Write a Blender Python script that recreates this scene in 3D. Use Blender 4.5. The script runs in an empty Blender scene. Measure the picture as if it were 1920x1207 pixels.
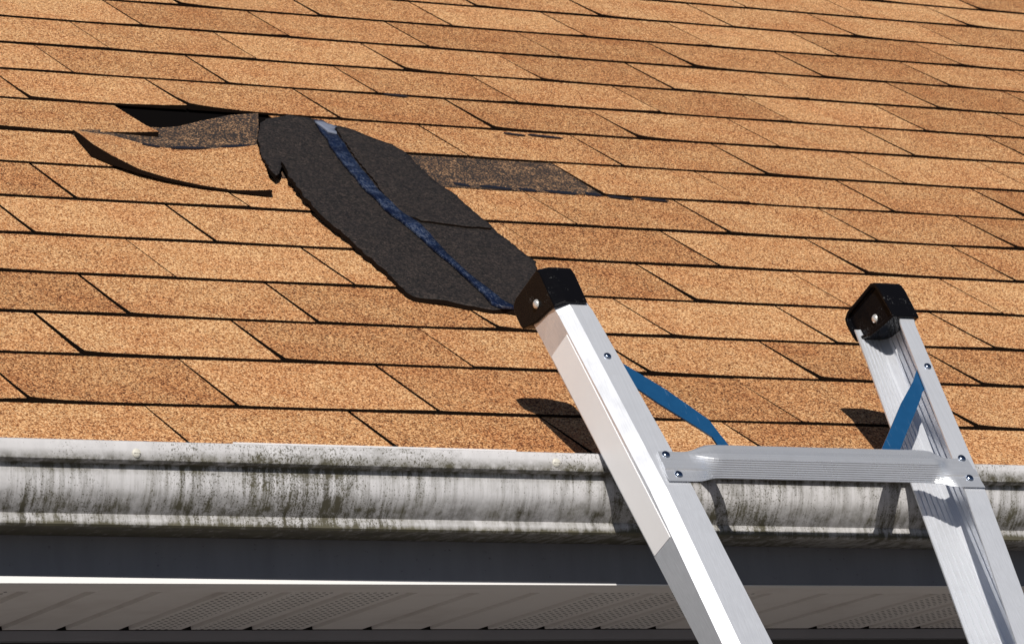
import bpy, bmesh, math, random
from mathutils import Matrix, Vector, noise
from mathutils.geometry import delaunay_2d_cdt
R = math.radians
random.seed(7)
scene = bpy.context.scene
COL = scene.collection

# ------------------------------------------------------------------ camera
H = 2.66                       # height of the lowest visible shingle line above the ground
CAM = Vector((-2.1851, -5.2300, -1.1088 + H))
MR = Vector((0.87725575, -0.47472969, -0.07109199))     # camera right
MD = Vector((0.03564547, 0.21211693, -0.97659398))      # camera down
MF = Vector((0.47869797, 0.85418858, 0.20300276))       # camera forward
FPX = 8024.6
cd = bpy.data.cameras.new('camera')
cam = bpy.data.objects.new('camera', cd); COL.objects.link(cam)
cam.matrix_world = Matrix((
    (MR.x, -MD.x, -MF.x, CAM.x), (MR.y, -MD.y, -MF.y, CAM.y),
    (MR.z, -MD.z, -MF.z, CAM.z), (0, 0, 0, 1)))
cd.sensor_width = 36.0; cd.lens = FPX / 1920 * 36.0
cd.clip_start = 0.1; cd.clip_end = 2000
cd.dof.use_dof = True; cd.dof.focus_distance = 6.1; cd.dof.aperture_fstop = 30
scene.camera = cam

# ------------------------------------------------------------------ light
SUN_EL, SUN_AZ = 32.5, -27.0   # the sun stands behind the camera, to the left
sd = Vector((math.sin(R(SUN_AZ)) * math.cos(R(SUN_EL)), -math.cos(R(SUN_AZ)) * math.cos(R(SUN_EL)), math.sin(R(SUN_EL))))
world = bpy.data.worlds.new('World'); scene.world = world; world.use_nodes = True
wn = world.node_tree
bg = wn.nodes['Background']
sky = wn.nodes.new('ShaderNodeTexSky'); sky.sky_type = 'NISHITA'; sky.sun_disc = False
sky.sun_elevation = R(SUN_EL); sky.sun_rotation = math.atan2(sd.x, sd.y)
sky.air_density = 0.55; sky.dust_density = 0.15; sky.ozone_density = 2.0
wn.links.new(sky.outputs[0], bg.inputs[0]); bg.inputs[1].default_value = 0.05
sl = bpy.data.lights.new('sun', 'SUN'); sl.energy = 5.0; sl.angle = R(0.5); sl.color = (1.0, 0.955, 0.89)
so = bpy.data.objects.new('sun', sl); COL.objects.link(so)
so.rotation_euler = sd.to_track_quat('Z', 'Y').to_euler(); so.location = (-6, -12, 10)
scene.view_settings.view_transform = 'Standard'; scene.view_settings.look = 'None'
scene.view_settings.exposure = 0.0; scene.view_settings.gamma = 1.0
scene.view_settings.use_curve_mapping = False

# ------------------------------------------------------------------ helpers
PITCH = R(30.857); CP_, SP_ = math.cos(PITCH), math.sin(PITCH)
UPV = Vector((0, CP_, SP_)); NRV = Vector((0, -SP_, CP_))
def rp(a, b, h=0.0):           # roof coordinates: along the eave, up the slope, off the surface
    return Vector((a, 0, H)) + UPV * b + NRV * h
def proj(p):
    d = p - CAM; z = d.dot(MF)
    return 960 + FPX * d.dot(MR) / z, 603.5 + FPX * d.dot(MD) / z

MW = {}
def empty(name, loc, rot=None, label=None, cat=None):
    o = bpy.data.objects.new(name, None); COL.objects.link(o); o.empty_display_size = 0.2
    m = Matrix.Translation(loc)
    if rot is not None: m = m @ rot
    o.matrix_world = m; MW[o] = m
    if label: o['label'] = label
    if cat: o['category'] = cat
    return o
def adopt(o, parent, m=Matrix.Identity(4)):
    o.matrix_basis = m; MW[o] = m
    if parent is not None:
        o.parent = parent; o.matrix_parent_inverse = MW[parent].inverted()
    return o
def mesh(name, verts, faces, mats, fmat=None, smooth=False):
    me = bpy.data.meshes.new(name)
    me.from_pydata([tuple(v) for v in verts], [], faces)
    for m in (mats if isinstance(mats, (list, tuple)) else [mats]): me.materials.append(m)
    if fmat: me.polygons.foreach_set('material_index', fmat)
    if smooth: me.polygons.foreach_set('use_smooth', [True] * len(me.polygons))
    me.update(); return me
def obj(name, me, parent=None, m=Matrix.Identity(4)):
    o = bpy.data.objects.new(name, me); COL.objects.link(o)
    return adopt(o, parent, m)
def bevel(o, w, seg=2, ang=35):
    b = o.modifiers.new('bevel', 'BEVEL'); b.width = w; b.segments = seg
    b.limit_method = 'ANGLE'; b.angle_limit = R(ang); b.harden_normals = False
    return o
def box(x0, x1, y0, y1, z0, z1):
    v = [(x, y, z) for x in (x0, x1) for y in (y0, y1) for z in (z0, z1)]
    f = [(0, 1, 3, 2), (4, 6, 7, 5), (0, 4, 5, 1), (2, 3, 7, 6), (0, 2, 6, 4), (1, 5, 7, 3)]
    return v, f
def join(parts):
    V, F = [], []
    for v, f in parts:
        n = len(V); V += list(v); F += [tuple(i + n for i in q) for q in f]
    return V, F
def loft(rings, closed=True, cap=True):
    n = len(rings[0]); V = [p for r in rings for p in r]; F = []
    for i in range(len(rings) - 1):
        for j in range(n if closed else n - 1):
            k = (j + 1) % n
            F.append((i * n + j, i * n + k, (i + 1) * n + k, (i + 1) * n + j))
    if cap:
        F.append(tuple(range(n))[::-1]); F.append(tuple((len(rings) - 1) * n + j for j in range(n)))
    return V, F
def dome(c, ax, r, hgt, seg=14):
    ax = Vector(ax).normalized(); t = ax.orthogonal().normalized(); b = ax.cross(t)
    rings = []
    for rr, hh in ((1, 0), (1, .18), (.88, .55), (.6, .86), (.25, 1)):
        rings.append([Vector(c) + (t * math.cos(2 * math.pi * i / seg) + b * math.sin(2 * math.pi * i / seg)) * r * rr + ax * hgt * hh for i in range(seg)])
    return loft(rings)

# ------------------------------------------------------------------ materials
class NT:
    def __init__(s, name):
        s.m = bpy.data.materials.new(name); s.m.use_nodes = True
        s.t = s.m.node_tree; s.b = s.t.nodes['Principled BSDF']
    def n(s, typ, **kw):
        x = s.t.nodes.new(typ)
        for k, v in kw.items(): setattr(x, k, v)
        return x
    def l(s, a, b): s.t.links.new(a, b)
    def set(s, **kw):
        for k, v in kw.items(): s.b.inputs[k].default_value = v
    def pos(s, scale=(1, 1, 1), obj_=False):
        g = s.n('ShaderNodeTexCoord').outputs['Object'] if obj_ else s.n('ShaderNodeNewGeometry').outputs['Position']
        mp = s.n('ShaderNodeMapping'); mp.inputs['Scale'].default_value = scale
        s.l(g, mp.inputs['Vector']); return mp.outputs[0]
    def noise(s, vec, scale, detail=3, rough=.55):
        x = s.n('ShaderNodeTexNoise'); x.inputs['Scale'].default_value = scale
        x.inputs['Detail'].default_value = detail; x.inputs['Roughness'].default_value = rough
        if vec is not None: s.l(vec, x.inputs['Vector'])
        return x.outputs[0]
    def ramp(s, fac, stops, interp='LINEAR'):
        x = s.n('ShaderNodeValToRGB'); x.color_ramp.interpolation = interp
        e = x.color_ramp.elements
        while len(e) < len(stops): e.new(0.5)
        for i, (p, c) in enumerate(stops):
            e[i].position = p; e[i].color = (c, c, c, 1) if isinstance(c, (int, float)) else (*c, 1)
        s.l(fac, x.inputs[0]); return x.outputs[0]
    def math(s, op, a, b=None, clamp=False):
        x = s.n('ShaderNodeMath', operation=op); x.use_clamp = clamp
        for i, v in enumerate((a, b)):
            if v is None: continue
            if isinstance(v, (int, float)): x.inputs[i].default_value = v
            else: s.l(v, x.inputs[i])
        return x.outputs[0]
    def mix(s, fac, a, b, mode='MIX'):
        x = s.n('ShaderNodeMix', data_type='RGBA', blend_type=mode)
        for i, v in ((0, fac), (6, a), (7, b)):
            if isinstance(v, (int, float)): x.inputs[i].default_value = v
            elif isinstance(v, tuple): x.inputs[i].default_value = (*v, 1)
            else: s.l(v, x.inputs[i])
        return x.outputs[2]
    def bump(s, hgt, strength, dist):
        x = s.n('ShaderNodeBump'); x.inputs['Strength'].default_value = strength
        x.inputs['Distance'].default_value = dist; s.l(hgt, x.inputs['Height'])
        s.l(x.outputs[0], s.b.inputs['Normal'])

def granules(t, scale=490):
    p = t.pos()
    vo = t.n('ShaderNodeTexVoronoi'); vo.inputs['Scale'].default_value = scale; t.l(p, vo.inputs['Vector'])
    sep = t.n('ShaderNodeSeparateColor'); t.l(vo.outputs['Color'], sep.inputs[0])
    return p, vo.outputs['Distance'], sep.outputs[0], sep.outputs[1]

def mat_shingle():
    t = NT('tan_shingle_granules')
    p, dist, r1, r2 = granules(t)
    blotch = t.noise(p, 9.0, 4, .6)
    oi = t.n('ShaderNodeObjectInfo')
    tone = t.math('ADD', t.math('MULTIPLY', t.math('SUBTRACT', blotch, .5), .25),
                  t.math('MULTIPLY', t.math('SUBTRACT', oi.outputs['Random'], .5), .20))
    fac = t.math('ADD', r1, tone, clamp=True)
    c = t.ramp(fac, [(0.0, (.046, .0145, .006)), (.2, (.165, .059, .021)), (.46, (.41, .180, .067)),
                     (.74, (.635, .336, .141)), (1.0, (.87, .57, .30))])
    warm = t.ramp(blotch, [(.32, (1.0, .90, .86)), (.6, (1, 1, 1))])
    c = t.mix(1.0, c, warm, 'MULTIPLY')
    t.l(c, t.b.inputs['Base Color']); t.set(Roughness=.88)
    t.b.inputs['Specular IOR Level'].default_value = .2
    t.bump(t.math('ADD', r2, t.math('MULTIPLY', dist, -1.0)), .7, .0013)
    return t.m
def mat_headlap():
    t = NT('exposed_asphalt_with_granules')
    p, dist, r1, r2 = granules(t, 430)
    patch = t.noise(p, 26.0, 4, .6)
    thr = t.math('ADD', r1, t.math('MULTIPLY', t.math('SUBTRACT', patch, .5), .8))
    c = t.ramp(thr, [(.56, (.016, .011, .009)), (.68, (.055, .032, .020)), (.84, (.19, .10, .048)), (1.0, (.42, .24, .12))])
    grey = t.noise(p, 14.0, 3)
    c = t.mix(t.ramp(grey, [(.60, 0.0), (.80, .2)]), c, (.075, .058, .048))
    t.l(c, t.b.inputs['Base Color']); t.set(Roughness=.8)
    t.bump(r2, .5, .001); return t.m
def mat_plain(name, col, rough=.7, metal=0.0, spec=.5):
    t = NT(name); t.set(Roughness=rough, Metallic=metal); t.b.inputs['Base Color'].default_value = (*col, 1)
    t.b.inputs['Specular IOR Level'].default_value = spec; return t
def mat_asphalt_edge():
    t = mat_plain('black_asphalt_edge', (.010, .006, .004), .95, spec=.05)
    t.bump(t.noise(t.pos(), 900, 2), .6, .001); return t.m
def mat_felt():
    t = NT('black_shingle_underside'); p = t.pos()
    fine = t.noise(t.pos((210, 90, 210)), 1.0, 6, .85); big = t.noise(p, 14, 4)
    c = t.mix(t.ramp(fine, [(.36, 0.0), (.66, 1.0)]), (.003, .0028, .0029), (.038, .031, .0285))
    c = t.mix(t.ramp(big, [(.42, 0.0), (.66, .45)]), c, (.016, .013, .012))
    _, _, g1_, g2_ = granules(t, 360)
    c = t.mix(1.0, c, t.ramp(t.math('ADD', g1_, t.math('MULTIPLY', t.math('SUBTRACT', t.noise(p, 55, 4, .7), .5), 1.1)), [(.1, (.30, .30, .32)), (.55, (.95, .90, .86)), (1.0, (2.1, 1.85, 1.7))]), 'MULTIPLY')
    sp = t.noise(p, 300, 1); c = t.mix(t.ramp(sp, [(.70, 0.0), (.78, .6)]), c, (.17, .14, .12))
    t.l(c, t.b.inputs['Base Color']); t.set(Roughness=.75); t.b.inputs['Specular IOR Level'].default_value = .3
    t.bump(t.math('ADD', fine, t.math('MULTIPLY', big, 1.5)), .6, .0016); return t.m
def mat_tape():
    t = NT('dark_blue_release_tape')
    cr = t.noise(t.pos((380, 120, 120)), 1.0, 4, .75); big = t.noise(t.pos(), 30, 3)
    c = t.mix(t.ramp(big, [(.4, 0.0), (.65, 1.0)]), (.0025, .006, .022), (.004, .013, .045))
    c = t.mix(t.ramp(t.math('ADD', cr, t.math('MULTIPLY', big, .35)), [(.68, 0.0), (.88, .5)]), c, (.20, .23, .29))
    t.l(c, t.b.inputs['Base Color']); t.set(Roughness=.42); t.b.inputs['Specular IOR Level'].default_value = .35; t.bump(cr, .3, .0012); return t.m
def mat_gutter():
    t = NT('dirty_white_painted_aluminium')
    p = t.pos()
    streak = t.noise(t.pos((120, 20, 9)), 1.0, 5, .7)
    speck = t.noise(p, 420, 3, .75); med = t.noise(p, 60, 5, .7); big = t.noise(p, 6.5, 4)
    sx = t.n('ShaderNodeSeparateXYZ'); t.l(p, sx.inputs[0])
    amount = t.ramp(big, [(.32, 0.08), (.60, 1.0)])
    below = t.math('LESS_THAN', sx.outputs[2], H - .131)
    streaks = t.math('MULTIPLY', t.math('MULTIPLY', t.ramp(streak, [(.43, 0.0), (.68, .62)]), t.math('ADD', amount, .35)), below)
    sk = t.math('MULTIPLY', t.ramp(t.math('ADD', t.math('ADD', speck, t.math('MULTIPLY', t.math('SUBTRACT', amount, .5), .17)), t.math('MULTIPLY', t.math('SUBTRACT', streak, .5), .22)), [(.585, 0.0), (.66, .92)]), .95)
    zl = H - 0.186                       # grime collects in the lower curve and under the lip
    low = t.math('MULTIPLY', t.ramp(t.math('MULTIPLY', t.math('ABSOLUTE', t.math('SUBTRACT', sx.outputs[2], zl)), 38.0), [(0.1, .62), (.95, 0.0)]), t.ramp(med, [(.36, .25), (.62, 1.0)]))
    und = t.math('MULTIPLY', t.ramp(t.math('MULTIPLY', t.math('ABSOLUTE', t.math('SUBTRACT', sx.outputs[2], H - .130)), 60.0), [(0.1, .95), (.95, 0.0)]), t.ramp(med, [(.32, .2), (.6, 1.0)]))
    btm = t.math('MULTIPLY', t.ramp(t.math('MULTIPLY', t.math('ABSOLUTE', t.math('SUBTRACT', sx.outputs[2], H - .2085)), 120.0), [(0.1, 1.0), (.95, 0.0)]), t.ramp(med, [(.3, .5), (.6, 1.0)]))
    cloud = t.math('MULTIPLY', t.ramp(t.noise(p, 34, 5, .7), [(.48, 0.0), (.66, .5)]), amount)
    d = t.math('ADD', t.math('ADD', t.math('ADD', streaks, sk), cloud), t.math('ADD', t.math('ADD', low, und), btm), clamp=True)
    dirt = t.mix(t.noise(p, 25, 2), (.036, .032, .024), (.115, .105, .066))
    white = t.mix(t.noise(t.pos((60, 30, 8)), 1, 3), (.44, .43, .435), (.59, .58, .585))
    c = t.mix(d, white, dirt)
    t.l(c, t.b.inputs['Base Color']); t.set(Roughness=.55); t.b.inputs['Specular IOR Level'].default_value = .3
    t.bump(t.math('ADD', med, d), .15, .0012); return t.m
def mat_fascia():  # fascia metal darkened: the gutter's shade is put into its colour
    t = NT('shade_grey_fascia_metal')
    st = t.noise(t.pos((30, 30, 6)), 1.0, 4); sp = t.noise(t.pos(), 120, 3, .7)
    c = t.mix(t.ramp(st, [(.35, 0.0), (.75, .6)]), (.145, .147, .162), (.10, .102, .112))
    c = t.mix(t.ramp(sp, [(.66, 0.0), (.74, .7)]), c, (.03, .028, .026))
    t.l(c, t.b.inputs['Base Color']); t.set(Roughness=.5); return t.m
def mat_soffit(perf):
    t = NT('perforated_soffit_metal' if perf else 'plain_soffit_metal')
    p = t.pos(obj_=True)
    st = t.noise(t.pos(), 9, 4, .6)
    c = t.mix(t.ramp(st, [(.5, 0.0), (.8, .5)]), (.80, .76, .73), (.56, .50, .46))
    if perf:
        sx = t.n('ShaderNodeSeparateXYZ'); t.l(p, sx.inputs[0])
        gx = t.math('DIVIDE', sx.outputs[0], .0112); gy = t.math('DIVIDE', sx.outputs[1], .0150)
        fx = t.math('SUBTRACT', t.math('FRACT', gx), .5); fy = t.math('SUBTRACT', t.math('FRACT', gy), .5)
        dd = t.math('ADD', t.math('MULTIPLY', fx, fx), t.math('MULTIPLY', t.math('MULTIPLY', fy, fy), 1.3))
        hole = t.math('LESS_THAN', dd, .058)
        bx = t.math('MODULO', sx.outputs[0], .0965)
        inb = t.math('MULTIPLY', t.math('GREATER_THAN', bx, .0225), t.math('LESS_THAN', bx, .0835))
        c = t.mix(t.math('MULTIPLY', hole, inb), c, (.012, .01, .01))
    t.l(c, t.b.inputs['Base Color']); t.set(Roughness=.5); return t.m
def mat_alu(name='mill_finish_aluminium', rough=.34, col=(.81, .83, .875), axis='Z', metal=.55):
    t = NT(name)
    sc = {'Z': (900, 900, 7), 'X': (6, 900, 900)}[axis]
    br = t.noise(t.pos(sc, True), 1.0, 3, .6); sm = t.noise(t.pos((1, 1, 1), True), 24, 4, .6)
    c = t.mix(t.ramp(br, [(.3, 0.0), (.7, 1.0)]), tuple(x * .86 for x in col), col)
    c = t.mix(t.ramp(sm, [(.52, 0.0), (.72, .45)]), c, tuple(x * .74 for x in col))
    pit = t.noise(t.pos((1, 1, 1), True), 260, 2); c = t.mix(t.ramp(pit, [(.75, 0.0), (.80, .6)]), c, (.3, .3, .31))
    t.l(c, t.b.inputs['Base Color']); t.set(Metallic=metal)
    t.l(t.math('ADD', t.math('MULTIPLY', sm, .22), rough - .1), t.b.inputs['Roughness'])
    t.bump(br, .12, .0004); return t.m
def mat_blackplastic():
    t = NT('glossy_black_plastic'); t.b.inputs['Base Color'].default_value = (.004, .004, .005, 1)
    t.set(Roughness=.2); t.b.inputs['Specular IOR Level'].default_value = .06; n = t.noise(t.pos((1, 1, 1), True), 90, 4)
    sf = t.noise(t.pos((1, 1, 1), True), 380, 3); sm = t.noise(t.pos((1, 1, 1), True), 26, 2)
    t.l(t.mix(t.math('MULTIPLY', t.ramp(sf, [(.60, 0.0), (.68, .6)]), t.ramp(sm, [(.56, 0.0), (.64, 1.0)])), (.004, .004, .005), (.18, .18, .18)), t.b.inputs['Base Color'])
    t.l(t.ramp(n, [(.45, .16), (.7, .34)]), t.b.inputs['Roughness']); t.bump(n, .06, .001); return t.m
def mat_label():
    t = NT('blank_white_sticker'); n = t.noise(t.pos((1, 1, 1), True), 30, 3)
    t.l(t.mix(n, (.86, .83, .82), (.90, .88, .87)), t.b.inputs['Base Color']); t.set(Roughness=.45); return t.m
def mat_brace():  # deep blue base colour holds the sky reflected in the steel
    t = NT('steel_strap_sky_tint'); n = t.noise(t.pos((1, 1, 1), True), 60, 4); s = t.noise(t.pos((300, 300, 30), True), 1, 3)
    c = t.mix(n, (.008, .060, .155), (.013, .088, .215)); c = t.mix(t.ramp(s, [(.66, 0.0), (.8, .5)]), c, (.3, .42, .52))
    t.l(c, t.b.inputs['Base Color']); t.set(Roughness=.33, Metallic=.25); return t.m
def mat_ground():  # ground out of view, concrete tone picked to bounce light onto the soffit
    t = NT('unseen_yard_bounce_tone'); p = t.pos(); a = t.noise(p, 1.2, 5); b = t.noise(p, 45, 4)
    c = t.mix(a, (.22, .206, .20), (.18, .168, .163)); c = t.mix(t.math('MULTIPLY', b, .5), c, (.265, .247, .24))
    t.l(c, t.b.inputs['Base Color']); t.set(Roughness=.95); t.bump(b, .3, .004); return t.m
def mat_wall():
    t = NT('brown_brick_wall'); br = t.n('ShaderNodeTexBrick'); t.l(t.pos((1, 1, 1)), br.inputs['Vector'])
    br.inputs['Scale'].default_value = 5; br.inputs['Color1'].default_value = (.07, .045, .035, 1)
    br.inputs['Color2'].default_value = (.09, .06, .045, 1); br.inputs['Mortar'].default_value = (.11, .1, .09, 1)
    t.l(br.outputs[0], t.b.inputs['Base Color']); t.set(Roughness=.9); return t.m

M = dict(shingle=mat_shingle(), head=mat_headlap(), edge=mat_asphalt_edge(), felt=mat_felt(), tape=mat_tape(),
         gutter=mat_gutter(), fascia=mat_fascia(), soffit=mat_soffit(False), perf=mat_soffit(True),
         alu=mat_alu(), rung=mat_alu('ribbed_rung_aluminium', .28, (.84, .86, .90), 'X', .7), rivet=mat_alu('polished_rivet', .2, (.34, .40, .50), metal=1.0),
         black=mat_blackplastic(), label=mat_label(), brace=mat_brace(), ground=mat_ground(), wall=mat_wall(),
         void=mat_plain('black_roofing_felt', (.004, .0035, .0035), 1.0, spec=0.0).m,
         seal=mat_plain('black_sealant', (.009, .010, .016), .45).m, steel=mat_alu('bright_steel', .2, (.78, .76, .72)),
         screw=mat_plain('painted_screw_head', (.52, .50, .44), .5).m, trim=mat_plain('grey_wall_trim', (.20, .20, .22), .6).m)

# ------------------------------------------------------------------ ground
g = obj('ground', mesh('ground', [(-600, -600, 0), (600, -600, 0), (600, 600, 0), (-600, 600, 0)], [(0, 1, 2, 3)], M['ground']))
g['kind'] = 'structure'

# ------------------------------------------------------------------ house
X0, X1 = -3.6, 6.6
house = empty('house', Vector((1.5, 3.0, 0)), None, 'house eave with tan shingle roof, weathered white gutter and vented soffit', 'house')
RB = 4.72                               # slope length to the ridge
ridge = rp(0, RB)
roof = None
def roof_deck():
    s0 = -0.205
    e0, e1 = rp(0, s0, -.012), rp(0, RB, -.012); l0, l1 = rp(0, s0 + .012, -.03), rp(0, RB, -.03)
    yb = 2 * e1.y - e0.y
    prof = [(e0.y, e0.z), (e1.y, e1.z), (yb, e0.z), (yb - .02, e0.z - .02), (l1.y, l1.z), (l0.y, l0.z)]
    rings = [[(x, y, z) for y, z in prof] for x in (X0, X1)]
    V, F = loft(rings)
    return mesh('roof', V, F, M['void'])
roof = obj('roof', roof_deck(), house)

# --- shingle tabs: the measured courses and joints of the photographed slope
TAB = .3048
V_ = {0: -.196, 1: 0.0, 2: .2079, 3: .3958, 4: .59, 5: .7898, 6: .994, 7: 1.1944, 8: 1.396, 9: 1.603, 10: 1.8049, 11: 1.9998,
      12: 2.2008, 13: 2.399, 14: 2.5974, 15: 2.797, 16: 2.9837}
for k in range(17, 25): V_[k] = V_[k - 1] + .199
J_ = {0: (-.1455, {}),
 1: (-0.0, {0: -0.0052, 1: 0.3012, 2: 0.6143, 4: 1.2217, 5: 1.5334}),
 2: (0.1533, {0: 0.153, 1: 0.4637, 2: 0.7742, 3: 1.0721, 4: 1.377, 5: 1.6776}),
 3: (0.2985, {0: 0.298, 1: 0.6038, 2: 0.9085, 3: 1.2169, 4: 1.5203, 5: 1.8229}),
 4: (0.4478, {0: 0.4542, 1: 0.7539, 3: 1.3665, 5: 1.9704}),
 5: (0.2985, {0: 0.298, 1: 0.6032, 3: 1.2121, 4: 1.5253, 5: 1.8187, 6: 2.1263}),
 6: (0.4447, {0: 0.4469, 1: 0.7499, 3: 1.3619, 4: 1.663, 5: 1.9661, 6: 2.2634}),
 7: (0.5978, {3: 1.5213, 4: 1.8192, 5: 2.1241}),
 8: (1.3571, {-2: .7575, 0: 1.3533, 1: 1.6659, 2: 1.9717, 3: 2.2742}),
 9: (0.5928, {0: 0.5978, 2: 1.1926, 3: 1.5054, 4: 1.8118, 5: 2.1212, 6: 2.4255}),
 10: (0.7456, {0: 0.7561, 1: 1.0573, 2: 1.3614, 3: 1.6578, 4: 1.9694, 5: 2.2687, 6: 2.58}),
 11: (0.8956, {0: 0.9046, 1: 1.2011, 2: 1.514, 3: 1.8106, 4: 2.1067, 5: 2.4247, 6: 2.7332}),
 12: (1.0492, {0: 1.0487, 1: 1.3567, 2: 1.6594, 3: 1.9577, 4: 2.2672, 5: 2.5759, 6: 2.8924}),
 13: (1.2067, {0: 1.2094, 1: 1.5127, 2: 1.8081, 3: 2.1177, 4: 2.4224, 5: 2.7342, 6: 3.0493}),
 14: (1.9642, {0: 1.9612, 1: 2.2567, 2: 2.5834, 3: 2.8957, 4: 3.1775}),
 15: (2.7271, {0: 2.735, 1: 3.0403, 2: 3.3221}),
 16: (3.4796, {0: 3.4748})}
for k in range(17, 24): J_[k] = ((3.4796 + .1524 * (k - 16)), {})
# k=0 joints lie at .1652, .4745 on the eave line
J_[0] = (.1652, {0: .1652, 1: .4745, 2: .7800, 3: 1.0850})
MISSING = {(7, 0), (7, 1), (7, 2), (8, -2)}

T_ = .0032
FX = (0, .05, .14, .36, .62, .86, 1)
def tab_mesh(seed, lx=0.0, rx=0.0):
    rnd = random.Random(seed)
    segs = len(FX) - 1
    lc, rc = (rnd.choice((.0004,   .0012, .0022, .0034, .0044)) + lx, rnd.choice((0, .0004, .0010, .0024)) + rx)
    V, F, fm = [], [], []
    g0, g1 = rnd.choice((.0020, .0028, .0036, .0044)), rnd.choice((.0008, .0012, .0018))
    ph = rnd.uniform(0, 6); el, er = (3.2, 3.0) if not (lx or rx) else (2, 1.6)
    for r, y in enumerate((0, .06, .1985, .238)):
        for i in range(segs + 1):
            f = FX[i]
            x = g0 * (1.25, 1.05, .75, .75)[r] * (1 - f) + (TAB - g1) * f
            lift = max(0, 1 - y / .11) * (.0002 + lc * (1 - f) ** (el * 2.2) + rc * f ** (er * 2) + .0003 * math.sin(ph + 5 * f))
            yy = y + ((rnd.uniform(-.0009, .0009) - .0009 * math.sin(3 * f + ph)) if r == 0 else 0)
            V.append((x, yy, -.0040 * y / .238 + lift))
    n = segs + 1
    for r in range(3):
        for i in range(segs):
            F.append((r * n + i, r * n + i + 1, (r + 1) * n + i + 1, (r + 1) * n + i)); fm.append(0 if r < 2 else 1)
    b = len(V)                              # black butt edge down to the course below
    for r in range(3):
        for i in ((range(n)) if r < 1 else (0, segs)):
            x, y, z = V[r * n + i]; V.append((x, y, -.0040 * y / .238 - T_))
    for i in range(segs):
        F.append((b + i, b + i + 1, i + 1, i)); fm.append(1)
    F += [(0, n, b + n, b), (segs, b + segs, b + n + 1, n + segs),
          (n, 2 * n, b + n + 2, b + n), (n + segs, b + n + 1, b + n + 3, 2 * n + segs)]; fm += [1] * 4
    return V, F, fm
POOL = []
for s in range(14):
    v, f, fm = tab_mesh(100 + s)
    POOL.append((mesh('shingle', v, f, [M['shingle'], M['edge']], fm), v, f, fm))
SPECIAL = {}
for key, lx, rx in (((8, -3), 0, .0065), ((9, 0), 0, .005), ((9, 1), .005, .0)):
    v, f, fm = tab_mesh(500 + key[0], lx, rx); SPECIAL[key] = mesh('shingle', v, f, [M['shingle'], M['edge']], fm)
ROOFROT = Matrix.Rotation(PITCH, 4, 'X')
restV, restF, restM = [], [], []
for k in range(0, 24):
    u0, meas = J_[k]
    i0 = math.floor((X0 - u0) / TAB); i1 = math.ceil((X1 - u0) / TAB)
    jx = lambda i: meas.get(i, u0 + i * TAB)
    for i in range(i0, i1):
        if (k, i) in MISSING: continue
        a0, a1 = jx(i), jx(i + 1)
        if a1 <= X0 or a0 >= X1: continue
        a0, a1 = max(a0, X0), min(a1, X1)
        rnd = random.Random(k * 977 + i * 31)
        h = rnd.uniform(0, .0007); tilt = rnd.uniform(-.0055, .0025)
        loc = rp(a0, V_[k] + rnd.uniform(-.0012, .0012), h); sag = Matrix.Rotation(-h / .2, 4, 'X')
        mt = Matrix.Translation(loc) @ ROOFROT @ sag @ Matrix.Rotation(tilt, 4, 'Z') @ Matrix.Diagonal(((a1 - a0) / TAB, (V_[k + 1] - V_[k]) / .2, 1, 1))
        pm, pv, pf, pfm = POOL[rnd.randrange(len(POOL))]
        if (k, i) in SPECIAL: pm = SPECIAL[(k, i)]
        c = [proj(rp(a, V_[q], 0)) for a in (a0, a1) for q in (k, k + 1)]
        inx = max(q[0] for q in c) > -60 and min(q[0] for q in c) < 1980
        iny = max(q[1] for q in c) > -40 and min(q[1] for q in c) < 870
        if inx and iny:
            obj('shingle', pm, roof, mt)
        else:
            n = len(restV); restV += [mt @ Vector(q) for q in pv]
            restF += [tuple(q + n for q in ff) for ff in pf]; restM += pfm
rest = obj('shingle_field', mesh('shingle_field', restV, restF, [M['shingle'], M['edge']], restM), roof)
rest['kind'] = 'stuff'

# --- bared strips where tabs are gone
def strip(name, pts, mat, t=.0015):
    V = [rp(a, b, h) for a, b, h in pts] + [rp(a, b, h - t) for a, b, h in pts]
    n = len(pts); F = [tuple(range(n))] + [(i, i + n, (i + 1) % n + n, (i + 1) % n) for i in range(n)]
    return mesh(name, V, F, mat)
obj('bared_headlap', strip('bared_headlap', [(.60, 1.198, -.0026), (.9, 1.194, -.0026), (1.2, 1.196, -.0026), (1.522, 1.199, -.0026),
     (1.522, 1.30, -.0030), (1.522, 1.41, -.0038), (1.2, 1.41, -.0038), (.9, 1.41, -.0038), (.60, 1.41, -.0038)], M['head']), roof)['label'] = 'dark bared strip where shingle tabs are missing'
obj('bared_felt', strip('bared_felt', [(.757, 1.39, -.0075), (1.06, 1.39, -.0075), (1.06, 1.63, -.0082), (.757, 1.63, -.0082)], M['void']), roof)
def dash(a0, b0, a1, b1, h, w=.011):
    rnd = random.Random(int(a0 * 1e4)); n = 7
    top, bot = [], []
    for i in range(n):
        f = i / (n - 1); e = math.sqrt(max(0, 1 - (2 * f - 1) ** 4))
        a, b = a0 + (a1 - a0) * f, b0 + (b1 - b0) * f
        ww = w * .5 * max(.25, e) * rnd.uniform(.8, 1.15); top.append((a, b + ww, h)); bot.append((a, b - ww, h))
    obj('sealant_dash', strip('sealant_dash', bot + top[::-1], M['seal'], .002), roof)
for (p, q) in [((1.2369, 1.2174), (1.2648, 1.2065)), ((1.2853, 1.2101), (1.3436, 1.2013)), ((1.3592, 1.2072), (1.3914, 1.2001)), ((1.41, 1.2033), (1.4691, 1.1944)), ((1.4885, 1.2009), (1.5195, 1.1966))]:
    dash(*p, *q, -.0012, .016)
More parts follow.
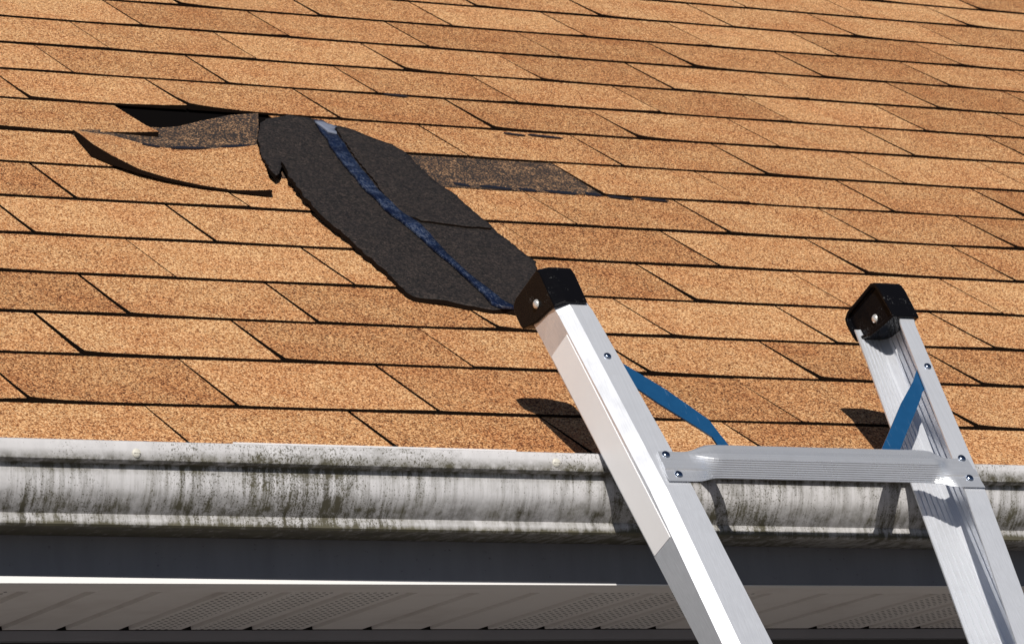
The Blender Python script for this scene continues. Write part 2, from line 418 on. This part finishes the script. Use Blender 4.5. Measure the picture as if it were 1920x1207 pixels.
for (p, q) in [((1.5155, 1.5754), (1.5551, 1.5661)), ((1.5652, 1.5751), (1.6321, 1.5643)), ((1.5251, 1.1866), (1.573, 1.1767)), ((1.5906, 1.1862), (1.6429, 1.1757)), ((1.3777, 1.8029), (1.4239, 1.7952))]:
    dash(*p, *q, .0006, .008)

# --- the slipped, curled shingle on the left
BOT = [(0.5966, 1.3888, 0.006), (0.5866, 1.3342, 0.014), (0.5735, 1.2452, 0.022), (0.5884, 1.1969, 0.018), (0.6173, 1.1434, 0.012), (0.6543, 1.1119, 0.009), (0.7036, 1.0853, 0.007), (0.7539, 1.0705, 0.006), (0.7889, 1.0638, 0.009), (0.8209, 1.0592, 0.013)]
DASHR = [(0.6094, 1.3887, 0.004), (0.6335, 1.3808, 0.004), (0.6596, 1.3799, 0.003), (0.6786, 1.3614, 0.003), (0.7009, 1.3439, 0.002), (0.7301, 1.3243, 0.002), (0.7764, 1.3175, 0.002), (0.8313, 1.3311, 0.003), (0.8913, 1.3553, 0.004), (0.932, 1.3662, 0.005)]
TOP = [(0.6151, 1.4028, 0.003), (0.6415, 1.4082, 0.003), (0.6697, 1.4173, 0.002), (0.7092, 1.4419, 0.0), (0.7514, 1.467, -0.002), (0.79, 1.4686, -0.003), (0.8258, 1.472, 0.001), (0.8797, 1.4954, 0.008), (0.9402, 1.5206, 0.014), (1.0039, 1.5406, 0.016)]
SKIRT = (.003, .012, .020, .0155, .0075, .006, .004, .004, .007, .0115)
def curled():
    lp = lambda p, q, f: tuple(p[j] + (q[j] - p[j]) * f for j in range(3))
    rows = [[lp(p, q, f) for p, q in zip(BOT, DASHR)] for f in (0, .12, .35, .6, .82, 1)]
    rows += [[lp(p, q, f) for p, q in zip(DASHR, TOP)] for f in (.35, .7, 1)]
    nr, nc = len(rows), len(BOT); V, F, fm = [], [], []
    for t in (0, .0038):
        for r in rows:
            for c_, (a, b, h) in enumerate(r):
                tt = (SKIRT[c_] if r is rows[0] else (.6 * SKIRT[c_] if r is rows[1] else .0035)) if t else 0
                V.append(rp(a, b, max(h, -.0028) - tt))
    for r in range(nr - 1):
        for c in range(nc - 1):
            F.append((r * nc + c, r * nc + c + 1, (r + 1) * nc + c + 1, (r + 1) * nc + c)); fm.append(0 if r < 5 else 1)
            o = nr * nc; F.append((o + (r + 1) * nc + c, o + (r + 1) * nc + c + 1, o + r * nc + c + 1, o + r * nc + c)); fm.append(2)
    o = nr * nc
    edge = [c for c in range(nc)] + [r * nc + nc - 1 for r in range(1, nr)] + [(nr - 1) * nc + c for c in range(nc - 2, -1, -1)] + [r * nc for r in range(nr - 2, 0, -1)]
    for i, p in enumerate(edge):
        q = edge[(i + 1) % len(edge)]; F.append((p, p + o, q + o, q)); fm.append(2)
    return mesh('curled_shingle', V, F, [M['shingle'], M['head'], M['edge']], fm)
obj('curled_shingle', curled(), roof)['label'] = 'shingle tab curled up and slipped down left of the black loose shingle'
for (p, q) in [((0.700, 1.330), (0.7268, 1.3186)), ((0.7466, 1.3163), (0.8197, 1.3285)), ((0.8505, 1.3411), (0.9165, 1.3637))]:
    dash(*p, *q, .0052, .011)

# --- fascia, soffit, wall (they run slightly out of level with the gutter)
YF = -.135
zf = lambda x: .0033 * x + H
def slab(name, y0, y1, z0, z1, mat, parent, x0=X0, x1=X1):
    V, F = loft([[(x, y0, z0 + zf(x)), (x, y1, z0 + zf(x)), (x, y1, z1 + zf(x)), (x, y0, z1 + zf(x))] for x in (x0, x1)])
    return obj(name, mesh(name, V, F, mat), parent)
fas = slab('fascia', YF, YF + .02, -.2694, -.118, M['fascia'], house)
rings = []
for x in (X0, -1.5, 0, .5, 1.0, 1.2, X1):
    zb = zf(x) - .2703; zt = max(H - .2622 - .0064 * x, zb + .0005)  # top edge follows the gutter's shadow line; sunlit fascia band coloured white
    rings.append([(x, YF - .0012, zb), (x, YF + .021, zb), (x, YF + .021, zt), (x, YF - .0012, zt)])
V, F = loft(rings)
obj('fascia_sunlit_strip', mesh('fascia_sunlit_strip', V, F, mat_plain('sunlit_fascia_white', (.80, .78, .76), .4).m), house)
ZS = -.2672
soffit = slab('soffit', YF + .0215, -.048, ZS, ZS + .02, M['soffit'], house)
soffit['label'] = 'soffit with flat edge trim and ribbed panels, some perforated'
def soffit_panel(perf):
    P_ = .0965; prof = []
    for j in range(3):
        b = j * P_
        prof += [(b + .0, .003), (b + .0015, .019), (b + .0145, .019), (b + .0165, .003)]
    prof.append((3 * P_, .003))
    V, F = [], []
    for y in (0, .355):
        for x, z in prof: V.append((x, y, z))
    n = len(prof)
    for j in range(n - 1): F.append((j, j + n, j + n + 1, j + 1))
    return mesh('soffit_panel', V, F, M['perf'] if perf else M['soffit'])
SP_M = {0: soffit_panel(False), 1: soffit_panel(True)}
for j in range(-13, 21):
    x = .2524 + j * .2895 - .008
    obj('soffit_panel', SP_M[(j + 1) % 2 if True else 0], soffit, Matrix.Translation((x, -.0475, zf(x) + ZS)) @ Matrix.Rotation(-.0033, 4, 'Y'))
slab('soffit_backing', -.046, .34, ZS + .024, ZS + .03, M['void'], soffit)
slab('wall_trim', .309, .325, ZS - .0125, ZS + .002, M['trim'], house)
slab('frieze_board', .326, .345, ZS - .22, ZS + .02, mat_plain('shade_dark_frieze', (.035, .032, .03), .7).m, house)  # dark tone carries the shade below the soffit
YB = 2 * ridge.y - YF
V, F = join([box(X0 + .3, X1 - .3, .35, .5, 0, H - .25), box(X0 + .3, X1 - .3, YB - .6, YB - .45, 0, H - .25),
             box(X0 + .3, X0 + .45, .5, YB - .6, 0, H - .25), box(X1 - .45, X1 - .3, .5, YB - .6, 0, H - .25)])
obj('wall', mesh('wall', V, F, M['wall']), house)
for x in (X0 + .3, X1 - .45):
    V, F = loft([[(xx, .35, H - .25), (xx, YB - .45, H - .25), (xx, ridge.y, ridge.z - .12)] for xx in (x, x + .15)])
    obj('gable_wall', mesh('gable_wall', V, F, M['wall']), house)

# --- gutter
zg = lambda x: H - .0028 * (x - .5) - .0007
GC = [(-.1365, -.105), (-.1365, -.207), (-.139, -.2082), (-.205, -.2085), (-.2105, -.2083), (-.2125, -.2065), (-.2120, -.200), (-.2098, -.1935), (-.2090, -.1920),
      (-.2120, -.1893), (-.2175, -.1840), (-.2230, -.1775), (-.2280, -.1705), (-.2320, -.1630), (-.2335, -.1550), (-.2346, -.1470), (-.2350, -.1390), (-.2350, -.1320),
      (-.2365, -.1306), (-.2460, -.1300), (-.2490, -.1280), (-.2500, -.1240), (-.2500, -.1080), (-.2492, -.1052), (-.2470, -.1042), (-.2445, -.1046), (-.2430, -.1070), (-.2428, -.1180)]
def thick(cl, t):
    n = len(cl); out = []
    for i in range(n):
        p, q = cl[max(0, i - 1)], cl[min(n - 1, i + 1)]
        dx, dz = q[0] - p[0], q[1] - p[1]; l = math.hypot(dx, dz)
        out.append((cl[i][0] + dz / l * t, cl[i][1] - dx / l * t))
    return cl + out[::-1]
def gutter_mesh():
    prof = thick(GC, -.0012)
    xs = [X0 - .02, -1.5, -.5, 0, .5, 1, 1.5, 2.5, 4, X1 + .02]
    rings = []
    for x in xs:
        w = [(noise.noise(Vector((x * 1.7, i * .05, 3))) * .0011) for i in range(len(prof))]
        rings.append([(x, y + w[i] * .4, z + zg(x) + w[i] * .5) for i, (y, z) in enumerate(prof)])
    V, F = loft(rings); me = mesh('gutter', V, F, M['gutter'], smooth=True)
    return me
gutter = obj('gutter', gutter_mesh(), house)
try:
    mod = gutter.modifiers.new('edges', 'EDGE_SPLIT'); mod.split_angle = R(38)
except Exception: pass
gutter['label'] = 'dirty white gutter with moss stains along the eave'
V, F = loft([[(x, -.2465, zg(x) - .106), (x, -.2462, zg(x) - .1008), (x, -.2450, zg(x) - .1008), (x, -.2448, zg(x) - .106)] for x in (.178, .60)])
obj('gutter_hem', mesh('gutter_hem', V, F, mat_plain('clean_white_hem', (.62, .60, .60), .45).m), gutter)
for x, z in ((.0376, -.1192), (.6579, -.1192), (1.62, -.1192)):
    V, F = join([dome((x, -.2502, H + z), (0, -1, 0), .0066, .0042), box(x - .0045, x + .0045, -.2549, -.2538, H + z - .0006, H + z + .0006)])
    obj('screw', mesh('screw', V, F, M['screw'], smooth=False), gutter)

# ------------------------------------------------------------------ loose shingle lying upside down
CPT = [(0.9541, 1.4113, 0.014), (1.0401, 1.5147, 0.016), (1.1294, 1.5034, 0.012), (1.1994, 1.3821, 0.008), (0.8758, 1.0769, 0.016), (0.8387, 0.8864, 0.014), (0.8253, 0.6906, 0.009), (0.8262, 0.524, 0.006), (0.8991, 0.4933, 0.007), (0.971, 0.4668, 0.01), (1.1461, 0.738, 0.008), (1.1663, 0.9749, 0.007), (1.1857, 1.2226, 0.007), (0.9974, 0.9354, 0.011), (1.008, 1.171, 0.013), (0.9732, 0.6835, 0.009)]
def hgt(a, b):
    s = w = 0
    for ca, cb, h in CPT:
        d = ((ca - a) ** 2 + (cb - b) ** 2 + .0004) ** 1.3; s += h / d; w += 1 / d
    return s / w
BASE = [(1.0236, 1.5194), (1.06, 1.536), (1.0974, 1.5374), (1.1177, 1.5236), (1.1441, 1.4895), (1.1745, 1.4415), (1.2021, 1.3988), (1.2063, 1.3635), (1.1941, 1.2942), (1.1841, 1.2191), (1.1755, 1.0965), (1.1713, 1.0052), (1.1637, 0.9295), (1.1531, 0.8294), (1.1492, 0.7385), (1.1103, 0.6494), (1.0389, 0.5293), (0.9756, 0.4648), (0.9615, 0.4738), (0.9388, 0.471), (0.8977, 0.4905), (0.8602, 0.5087), (0.8262, 0.5239), (0.8238, 0.544), (0.829, 0.5886), (0.8393, 0.7006), (0.8439, 0.7926), (0.8449, 0.879), (0.8526, 0.9552), (0.8638, 1.0282), (0.8787, 1.0988), (0.8925, 1.1582), (0.9118, 1.226), (0.9184, 1.2432), (0.8827, 1.1669), (0.8634, 1.1455), (0.8679, 1.178), (0.8808, 1.2275), (0.9002, 1.2879), (0.9299, 1.3675), (0.9552, 1.4278), (0.9809, 1.4752), (1.0029, 1.5047)]
UPPER = [(1.1336, 1.4941), (1.1575, 1.473), (1.1807, 1.4319), (1.2021, 1.3988), (1.2063, 1.3635), (1.1841, 1.2191), (1.1755, 1.0965), (1.1713, 1.0052), (1.1648, 0.9357), (1.1529, 0.9039), (1.1327, 0.9073), (1.0849, 0.9114), (1.0281, 0.9172), (1.0103, 0.9729), (1.0406, 1.1219), (1.0766, 1.2802), (1.1072, 1.4091)]
TAPE = [(1.1011, 1.5149), (1.1175, 1.5139), (1.1233, 1.4854), (1.0972, 1.3873), (1.0696, 1.2782), (1.0384, 1.1495), (1.0212, 1.0441), (1.0157, 0.9532), (1.0083, 0.8553), (0.99, 0.7415), (0.9797, 0.6578), (0.9737, 0.5782), (0.9709, 0.5072), (0.977, 0.4675), (0.9524, 0.4706), (0.9445, 0.488), (0.9532, 0.5501), (0.9637, 0.6291), (0.9694, 0.7109), (0.9812, 0.8091), (0.9859, 0.8906), (0.9885, 0.9787), (1.0019, 1.0819), (1.0236, 1.205), (1.052, 1.3222), (1.0786, 1.4258)]
def inside(p, poly):
    c = False; n = len(poly)
    for i in range(n):
        (x1, y1), (x2, y2) = poly[i], poly[i - 1]
        if (y1 > p[1]) != (y2 > p[1]) and p[0] < (x2 - x1) * (p[1] - y1) / (y2 - y1) + x1: c = not c
    return c
def sheet(name, outline, dh, t, mats, step=.016, rough=.0024, wob=.0035, seed=1):
    rnd = random.Random(seed); pts = []
    n = len(outline)
    for i in range(n):
        p, q = Vector(outline[i]), Vector(outline[(i + 1) % n]); m = max(1, int((q - p).length / .012))
        for j in range(m):
            f = j / m; w = p.lerp(q, f); pts.append((w.x + rnd.uniform(-rough, rough), w.y + rnd.uniform(-rough, rough)))
    ne = len(pts); a0, a1 = min(p[0] for p in pts), max(p[0] for p in pts); b0, b1 = min(p[1] for p in pts), max(p[1] for p in pts)
    a = a0
    while a < a1:
        b = b0
        while b < b1:
            q = (a + rnd.uniform(-.3, .3) * step, b + rnd.uniform(-.3, .3) * step)
            if inside(q, pts[:ne]) and min((q[0] - e[0]) ** 2 + (q[1] - e[1]) ** 2 for e in pts[:ne]) > (step * .35) ** 2: pts.append(q)
            b += step
        a += step
    vs, es, fs, *_ = delaunay_2d_cdt([Vector(p) for p in pts], [(i, (i + 1) % ne) for i in range(ne)], [], 1, 1e-6)
    N = len(vs)
    hh = [hgt(v.x, v.y) + dh + wob * noise.noise(Vector((v.x * 14, v.y * 14, 3))) + .0011 * noise.noise(Vector((v.x * 42, v.y * 24, 8))) for v in vs]
    V = [rp(v.x, v.y, h) for v, h in zip(vs, hh)] + [rp(v.x, v.y, h - t) for v, h in zip(vs, hh)]
    F = [tuple(f) for f in fs]; fm = [0] * len(F)
    cnt = {}
    for f in fs:
        for i in range(len(f)):
            e = (f[i], f[(i + 1) % len(f)]); cnt[e] = 1
    F += [tuple(i + N for i in f)[::-1] for f in fs]; fm += [1] * len(fs)
    for (p, q) in cnt:
        if (q, p) not in cnt: F.append((p, p + N, q + N, q)); fm.append(1)
    me = mesh(name, V, F, mats, fm)
    for i in range(len(fs)): me.polygons[i].use_smooth = True
    return me
loose = empty('loose_shingle', rp(1.0, .9, 0), None, 'torn shingle lying upside down on the roof, black back with dark blue tape strip', 'shingle')
obj('backing', sheet('backing', BASE, 0, .007, [M['felt'], M['edge']], seed=3), loose)
obj('upper_layer', sheet('upper_layer', UPPER, .0034, .003, [M['felt'], M['edge']], seed=3), loose)
tp = obj('release_tape', sheet('release_tape', TAPE, .0050, .0032, [M['tape'], M['tape']], step=.014, rough=.0008, wob=.0035, seed=3), loose)
TEND = [(1.0926, 1.4941), (1.1143, 1.5033), (1.1249, 1.4762), (1.1053, 1.4314), (1.0934, 1.4386)]
te = obj('tape_end', sheet('tape_end', TEND, .0075, .0022, [mat_plain('scuffed_clear_film', (.20, .22, .28), .25).m] * 2, step=.01, rough=.003, wob=.003, seed=9), tp)
te['label'] = 'pale scuffed end of the tape'
tp['label'] = 'dark blue crinkled plastic tape strip'

# ------------------------------------------------------------------ ladder
LEAN = R(58); SB = -(H - .106) / math.sin(LEAN)
ORG = Vector((0, -.25, H - .106))
DS = Vector((0, math.cos(LEAN), math.sin(LEAN)))
LROT = Matrix.Rotation(LEAN - R(90), 4, 'X')
base = ORG + DS * SB + Vector((1.0, 0, 0))
ladder = empty('ladder', base, LROT, 'aluminium ladder with black end caps leaning on the gutter', 'ladder')
def LM(): return MW[ladder]
def lpt(x, w, s): return Vector((x - 1.0, -w, s - SB))       # ladder coordinates to the ladder's own frame
def lobj(name, me, parent=None):
    p = parent or ladder
    o = bpy.data.objects.new(name, me); COL.objects.link(o)
    o.parent = p; MW[o] = MW[ladder]
    return o
def dpt(s):                       # the rails change section slightly towards the foot
    return .078 - .016 * min(1, max(0, (-.13 - s) / .28))
DPT = dpt(-.09)
def rail_x(side, s):
    sc = max(s, -.45)
    return .7065 + (.23 - sc) * .0653 if side < 0 else 1.300 - (.233 - sc) * .0826
def rail_flange(side, s):
    f = min(1, max(0, (.235 - s) / .635))
    return (.048 + .020 * f) if side < 0 else (.026 + .018 * f)
def rail_prof(side, s):
    d, fl = dpt(s), rail_flange(side, s); f = min(1, max(0, (.235 - s) / .635))
    cx, cw = (.018, .012) if side < 0 else (.002, .002)
    bk = fl if side < 0 else .047 + .026 * f
    pr = [(bk, 0), (.010, 0), (0, .010), (0, d - cw), (cx, d), (fl, d), (fl, d - .0025), (cx + .0010, d - .0025), (.0028, d - cw - .0012)]
    for k in range(5):
        w = .018 + (d - cw - .030) * (1 - k / 4)
        pr += [(.0028, w + .0016), (.0040, w + .0006), (.0040, w - .0006), (.0028, w - .0016)]
    pr += [(.0028, .0108), (.0112, .0025)]
    for k in range(5):
        x = .016 + (bk - .024) * k / 4
        pr += [(x - .0016, .0025), (x - .0006, .0037), (x + .0006, .0037), (x + .0016, .0025)]
    pr += [(bk, .0025)]
    return pr
def rail(side):
    rings = []
    for k, s in enumerate((.262, .2, .1, -.13, -.2, -.3, -.41, -.42, -.45, -.48, -1.2, -2.0, SB + .03)):
        x0 = rail_x(side, s); pr = rail_prof(side, s)
        rings.append([lpt(x0 - side * x, w, s - (w * .55 if k == 0 else 0)) for x, w in (pr if side < 0 else pr[::-1])])
    V, F = loft(rings[::-1])
    o = lobj('rail', mesh('rail', V, F, M['alu'])); return o
railL, railR = rail(-1), rail(1)
railL['label'] = 'rail with a blank white sticker on its outer face'
# blank sticker on the outer face of the near rail
def sticker():
    V = []
    for s, w in ((.172, .0125), (.172 - .006, dpt(.17) - .0155), (-.203, dpt(-.2) - .0155), (-.196, .0125)):
        for t in (.0009, .0001): V.append(lpt(rail_x(-1, s) - t, w, s))
    F = [(0, 2, 4, 6), (0, 1, 3, 2), (2, 3, 5, 4), (4, 5, 7, 6), (6, 7, 1, 0)]
    return mesh('sticker', V, F, M['label'])
lobj('sticker', sticker(), railL)['label'] = 'blank white sticker'
# end caps
CPROF = [(-.0125, .250), (-.0145, .262), (-.0150, .287), (-.0115, .297), (.0000, .3005), (.071, .2885), (.0810, .280), (.0840, .266), (.0840, .2100), (.060, .2165), (.022, .2295), (.004, .2400)]
def cap(side):
    x0 = rail_x(side, .26)
    outer, inner = x0 + side * .0030, x0 - side * (.0465 if side < 0 else .043); chx = .0150 if side < 0 else .004
    bm = bmesh.new()
    ra = [bm.verts.new(lpt(outer, min(w, .0745 if side < 0 else .0825), s_ - (.004 if s_ > .26 else 0))) for w, s_ in CPROF]
    rm = [bm.verts.new(lpt(outer - side * chx, w, s_)) for w, s_ in CPROF]
    rb = [bm.verts.new(lpt(inner, w, s_)) for w, s_ in CPROF]
    n = len(CPROF); fo = bm.faces.new(ra); fi = bm.faces.new(rb[::-1])
    for p_, q_ in ((ra, rm), (rm, rb)):
        for i in range(n): bm.faces.new((p_[i], q_[i], q_[(i + 1) % n], p_[(i + 1) % n]))
    bmesh.ops.recalc_face_normals(bm, faces=bm.faces)
    r = bmesh.ops.inset_region(bm, faces=[fi], thickness=.0065, depth=0)
    r = bmesh.ops.extrude_face_region(bm, geom=[fi])
    bmesh.ops.translate(bm, verts=[e for e in r['geom'] if isinstance(e, bmesh.types.BMVert)], vec=Vector((side * .006, 0, 0)))
    bmesh.ops.delete(bm, geom=[fi], context='FACES') if fi.is_valid else None
    bmesh.ops.recalc_face_normals(bm, faces=bm.faces)
    me = bpy.data.meshes.new('end_cap'); bm.to_mesh(me); bm.free(); me.materials.append(M['black'])
    me.polygons.foreach_set('use_smooth', [True] * len(me.polygons))
    o = lobj('end_cap', me); bevel(o, .0036, 4, 28)
    wn_ = o.modifiers.new('wn', 'WEIGHTED_NORMAL')
    V, F = dome(lpt(outer + side * .0004 if side < 0 else inner + .0065, .0405, .2465), (side if side < 0 else -1, 0, 0), .0068, .0048)
    sc = lobj('screw', mesh('screw', V, F, M['steel'], smooth=True), o)
    return o
cap(-1); cap(1)
# rivets
def rivet(x, s, w, parent, r=.0058):
    V, F = dome(lpt(x, w, s), (0, -1, 0), r, .0036); return lobj('rivet', mesh('rivet', V, F, M['rivet'], smooth=True), parent)
rivet(.7480, .1120, dpt(.11), railL); rivet(1.2790, .1150, dpt(.11), railR)
# rungs
def rung(sc, top):
    d = dpt(sc)
    A, B, C, D_, E_, F_ = (d + .002, .038), (d + .010, .021), (d + .014, .002), (d - .012, -.0115), (d - .016, .004), (d - .010, .028)
    body = [A, ((A[0] + B[0]) / 2 + .002, (A[1] + B[1]) / 2 + .002), B, ((B[0] + C[0]) / 2 + .0012, (B[1] + C[1]) / 2), C]
    nr = 9
    for i in range(nr):
        f = (i + .5) / nr
        for df, dd in ((-.30, 0), (-.08, .0007), (.08, .0007), (.30, 0)):
            g = f + df / nr
            body.append((C[0] + (D_[0] - C[0]) * g + .39 * dd, C[1] + (D_[1] - C[1]) * g - .92 * dd))
    nf = len(body); body += [D_, E_, F_]
    plate = []
    for i in range(len(body)):
        if i <= nf:
            f = i / nf; wv = .0034 + (.0018 if .38 < f < .62 else 0); plate.append((d + wv, .022 - .054 * f))
        else:
            f = (i - nf) / 3; plate.append((d + .0006, -.032 + .054 * min(1, f * 1.0) if i > nf + 1 else -.031))
    plate[-2] = (d + .0006, -.018); plate[-1] = (d + .0006, .020)
    xl = rail_x(-1, sc) + rail_flange(-1, sc) + .004; xr = rail_x(1, sc) - rail_flange(1, sc) - .004
    def ring(x, f, sl):
        return [lpt(x + sl * (q[1]), q[0] + (p[0] - q[0]) * f, sc + q[1] + (p[1] - q[1]) * f) for p, q in zip(body, plate)]
    sm = lambda f: f * f * (3 - 2 * f)
    rings = [ring(xl - .034, 0, .05), ring(xl + .001, 0, .03)]
    rings += [ring(xl + .006 + .052 * f, sm(f), 0) for f in (.0, .15, .3, .45, .6, .75, .88, 1)]
    rings += [ring(xr - .006 - .034 * (1 - f), sm(1 - f), 0) for f in (0, .15, .3, .45, .6, .75, .88, 1)]
    rings += [ring(xr - .001, 0, 0), ring(xr + .031, 0, -.1)]
    V, F = loft(rings)
    o = lobj('rung', mesh('rung', V, F, M['rung']))
    if top:
        for x, s in ((.7677, -.0741), (.7737, -.1100)): rivet(x, s, d + .003, o, .0062)
        for x, s in ((1.2535, -.0675), (1.2495, -.1051)): rivet(x, s, d + .003, o, .0062)
    return o
rung(-.0905, True)
for i in range(1, 8): rung(-.0905 -   .375 * i, False)
# braces between the rails and the top rung
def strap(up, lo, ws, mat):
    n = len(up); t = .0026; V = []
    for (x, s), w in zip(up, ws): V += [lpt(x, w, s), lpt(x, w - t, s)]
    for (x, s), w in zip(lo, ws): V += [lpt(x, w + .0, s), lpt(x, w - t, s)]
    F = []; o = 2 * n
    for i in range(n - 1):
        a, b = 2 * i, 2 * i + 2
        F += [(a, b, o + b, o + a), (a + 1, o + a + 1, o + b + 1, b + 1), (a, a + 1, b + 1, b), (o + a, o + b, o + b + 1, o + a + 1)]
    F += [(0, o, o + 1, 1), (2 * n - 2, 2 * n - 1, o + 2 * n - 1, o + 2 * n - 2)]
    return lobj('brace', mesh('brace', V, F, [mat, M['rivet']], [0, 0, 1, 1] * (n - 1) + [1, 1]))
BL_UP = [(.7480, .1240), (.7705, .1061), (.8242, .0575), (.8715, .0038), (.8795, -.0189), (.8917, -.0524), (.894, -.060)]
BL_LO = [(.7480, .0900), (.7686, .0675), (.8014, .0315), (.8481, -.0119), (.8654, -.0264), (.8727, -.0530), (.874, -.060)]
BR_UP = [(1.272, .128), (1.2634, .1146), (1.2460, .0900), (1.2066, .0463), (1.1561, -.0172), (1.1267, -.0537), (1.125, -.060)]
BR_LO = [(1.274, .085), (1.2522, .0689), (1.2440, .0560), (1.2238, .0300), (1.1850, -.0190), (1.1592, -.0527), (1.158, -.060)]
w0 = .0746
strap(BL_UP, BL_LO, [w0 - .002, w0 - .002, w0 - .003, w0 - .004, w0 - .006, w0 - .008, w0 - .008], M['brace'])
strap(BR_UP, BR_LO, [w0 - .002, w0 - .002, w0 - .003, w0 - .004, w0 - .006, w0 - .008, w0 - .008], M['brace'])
# rubber feet on the ground
for side in (-1, 1):
    x0 = rail_x(side, SB); a, b = sorted((x0 + side * .004, x0 - side * .05))
    pr = [(-.006, SB - .004), (.09, SB + .054), (.09, SB + .11), (-.006, SB + .06)]
    V, F = loft([[lpt(x, w, s + .01) for w, s in pr] for x in (a, b)])
    bevel(lobj('rubber_foot', mesh('rubber_foot', V, F, M['black'])), .004)
